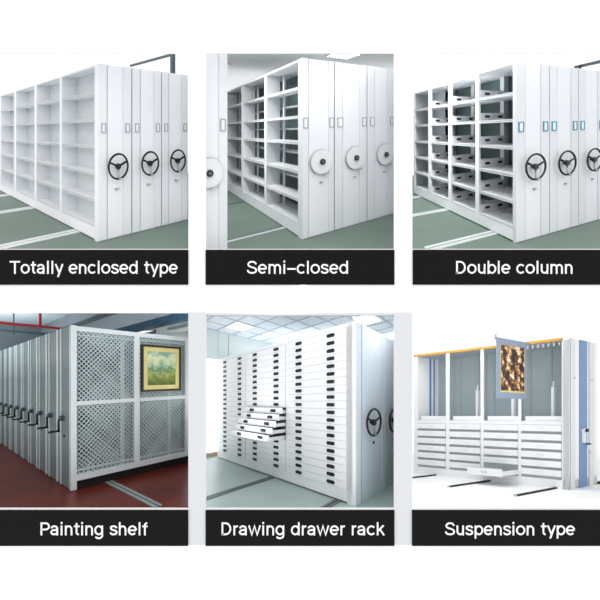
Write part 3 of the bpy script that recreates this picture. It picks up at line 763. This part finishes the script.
# hooks on the rail of the first bay
for k in range(7):
    MB(B6, GREYL).box(.11 + k * .06, .125 + k * .06, .05, .06, H6 - .085, H6 - .04).build('hook', t)

# hanging picture board pulled out of the rack on its rail
t = thing('hanging_picture_board', B6.pt(.42, -.4, 1.185), 'blue-grey hanging board with a brown and gold leaf print, pulled out of the suspension rack', 'picture')
MB(B6, BOARD).box(.42, .43, -.765, -.085, 1.185, 1.93).build('board', t)
MB(B6, GOLD).box(.414, .42, -.69, -.15, 1.265, 1.87).build('mount', t)
c = MB(B6, art_leaves())
c.add([(.411, -.69, 1.285), (.411, -.165, 1.285), (.411, -.165, 1.87), (.411, -.69, 1.87), (.414, -.69, 1.285), (.414, -.165, 1.285), (.414, -.165, 1.87), (.414, -.69, 1.87)],
      [(0, 1, 2, 3), (7, 6, 5, 4), (0, 4, 5, 1), (1, 5, 6, 2), (2, 6, 7, 3), (3, 7, 4, 0)])
uvq(c.build('print', t))
MB(B6, BOARD).box(.415, .44, -.785, -.03, 1.93, 1.955).build('hanger_bar', t)
MB(B6, CHROME).tube([(.43, -.76, 1.955), (.43, -.79, 1.99), (.43, -.75, 1.99)], .008).build('hook', t)
for (u0, v0, lab) in ((1.70, -.54, 'short dark floor rail at the far left end of the suspension rack'), (.915, -.89, 'dark floor rail in front of the middle of the suspension rack'),
                      (.12, -.92, 'nearest dark floor rail under the right end of the suspension rack')):
    q = MB(B6, [BLACK, CHROME]).box(u0, u0 + .03, v0, .1, 0, .02).box(u0, u0 + .03, v0 - .02, v0, 0, .02, 1).box(u0 + .012, u0 + .016, v0, .1, .02, .022, 1)
    tag(q.build('floor_rail', root=B6.pt(u0, v0)), lab, 'rail', 'dark rails on the white floor')
q = MB(B6, [BLACK, CHROME]).box(-.02, .03, .83, 1.3, 0, .03)
tag(q.build('floor_rail', root=B6.pt(0, .83)), 'stub of dark rail behind the striped end of the suspension rack', 'rail', 'dark rails on the white floor')

# ------------------------------------------------------------------ daylight, lamps and added fill lights
w = bpy.data.worlds.new('overcast_daylight'); S.world = w; w.use_nodes = True
bg = w.node_tree.nodes['Background']; bg.inputs[0].default_value = (1, 1, 1, 1); bg.inputs[1].default_value = 1.0
def area(name, loc, aim, size, power, col=(1, 1, 1), sy=None):
    l = bpy.data.lights.new(name, 'AREA'); l.energy = power; l.size = size; l.color = col
    if sy: l.shape = 'RECTANGLE'; l.size_y = sy
    o = bpy.data.objects.new(name, l); COL.objects.link(o); o.location = loc
    o.rotation_euler = (Vector(aim) - Vector(loc)).to_track_quat('-Z', 'Y').to_euler()
    return o
area('aisle_fill', B2.pt(1.6, -1.35, 3.1), B2.pt(1.6, .1, 1.0), 1.2, 34, sy=.4)  # unseen fill light added to brighten the open shelves
area('aisle_fill', B3.pt(1.7, -.75, 3.0), B3.pt(1.8, .1, .4), .35, 42)  # unseen fill light added to lift the dark shelf interiors
area('aisle_fill', B2.pt(-1.05, .75, 3.0), B2.pt(-.3, .9, .4), .4, 3)  # faint unseen fill added in front of the end panels
area('rack_room_lamp', B4.pt(1.2, -.9, 2.9), B4.pt(.9, .4, .8), 1.0, 10)
area('rack_room_ceiling_fill', B4.pt(-1.5, 4, 1.6), B4.pt(-1.2, 4.2, 3), .8, 60)  # upward fill added out of view to brighten the ceiling
area('office_fill', B5.pt(1.0, -.9, 2.75), B5.pt(1.0, .3, .7), 1.0, 8)  # unseen fill added above the opening to whiten the drawer fronts
area('office_fill', B5.pt(2.6, -1.1, .9), B5.pt(2.6, .6, 3.0), 1.2, 8)  # unseen upward fill added for the tiled ceiling
area('office_ceiling_fill', B5.pt(3.2, 2.4, 1.6), B5.pt(3.2, 2.2, 3), 1.0, 25)  # fill hidden behind the racks, added to brighten the ceiling tiles
area('office_fill', B5.pt(-.32, .95, 2.7), B5.pt(.05, .95, .5), .3, 6)  # unseen fill added to lighten the pale end faces
area('studio_lamp_and_fill', B6.pt(.5, -.70, 2.85), B6.pt(1.2, .2, .6), .15, 8)
area('studio_lamp_and_fill', B6.pt(1.2, -.8, 2.6), B6.pt(1.1, -.9, 0), .9, 12)  # unseen downward fill added to keep the floor white
area('studio_lamp_and_fill', B6.pt(2.6, 1.0, 3.6), B6.pt(1.2, -.3, 0), 2.0, 20)  # unseen fill added from behind, for the white floor and rack top

# ------------------------------------------------------------------ camera and colour
cam = bpy.data.cameras.new('camera'); cam.sensor_width = 36; cam.lens = F * 36; cam.clip_start = .05; cam.clip_end = 200
co = bpy.data.objects.new('camera', cam); COL.objects.link(co); co.location = (0, 0, EYE); co.rotation_euler = (math.pi / 2, 0, 0)
S.camera = co
S.view_settings.view_transform = 'Standard'; S.view_settings.look = 'None'; S.view_settings.gamma = 1
S.view_settings.use_curve_mapping = False; S.view_settings.exposure = .2
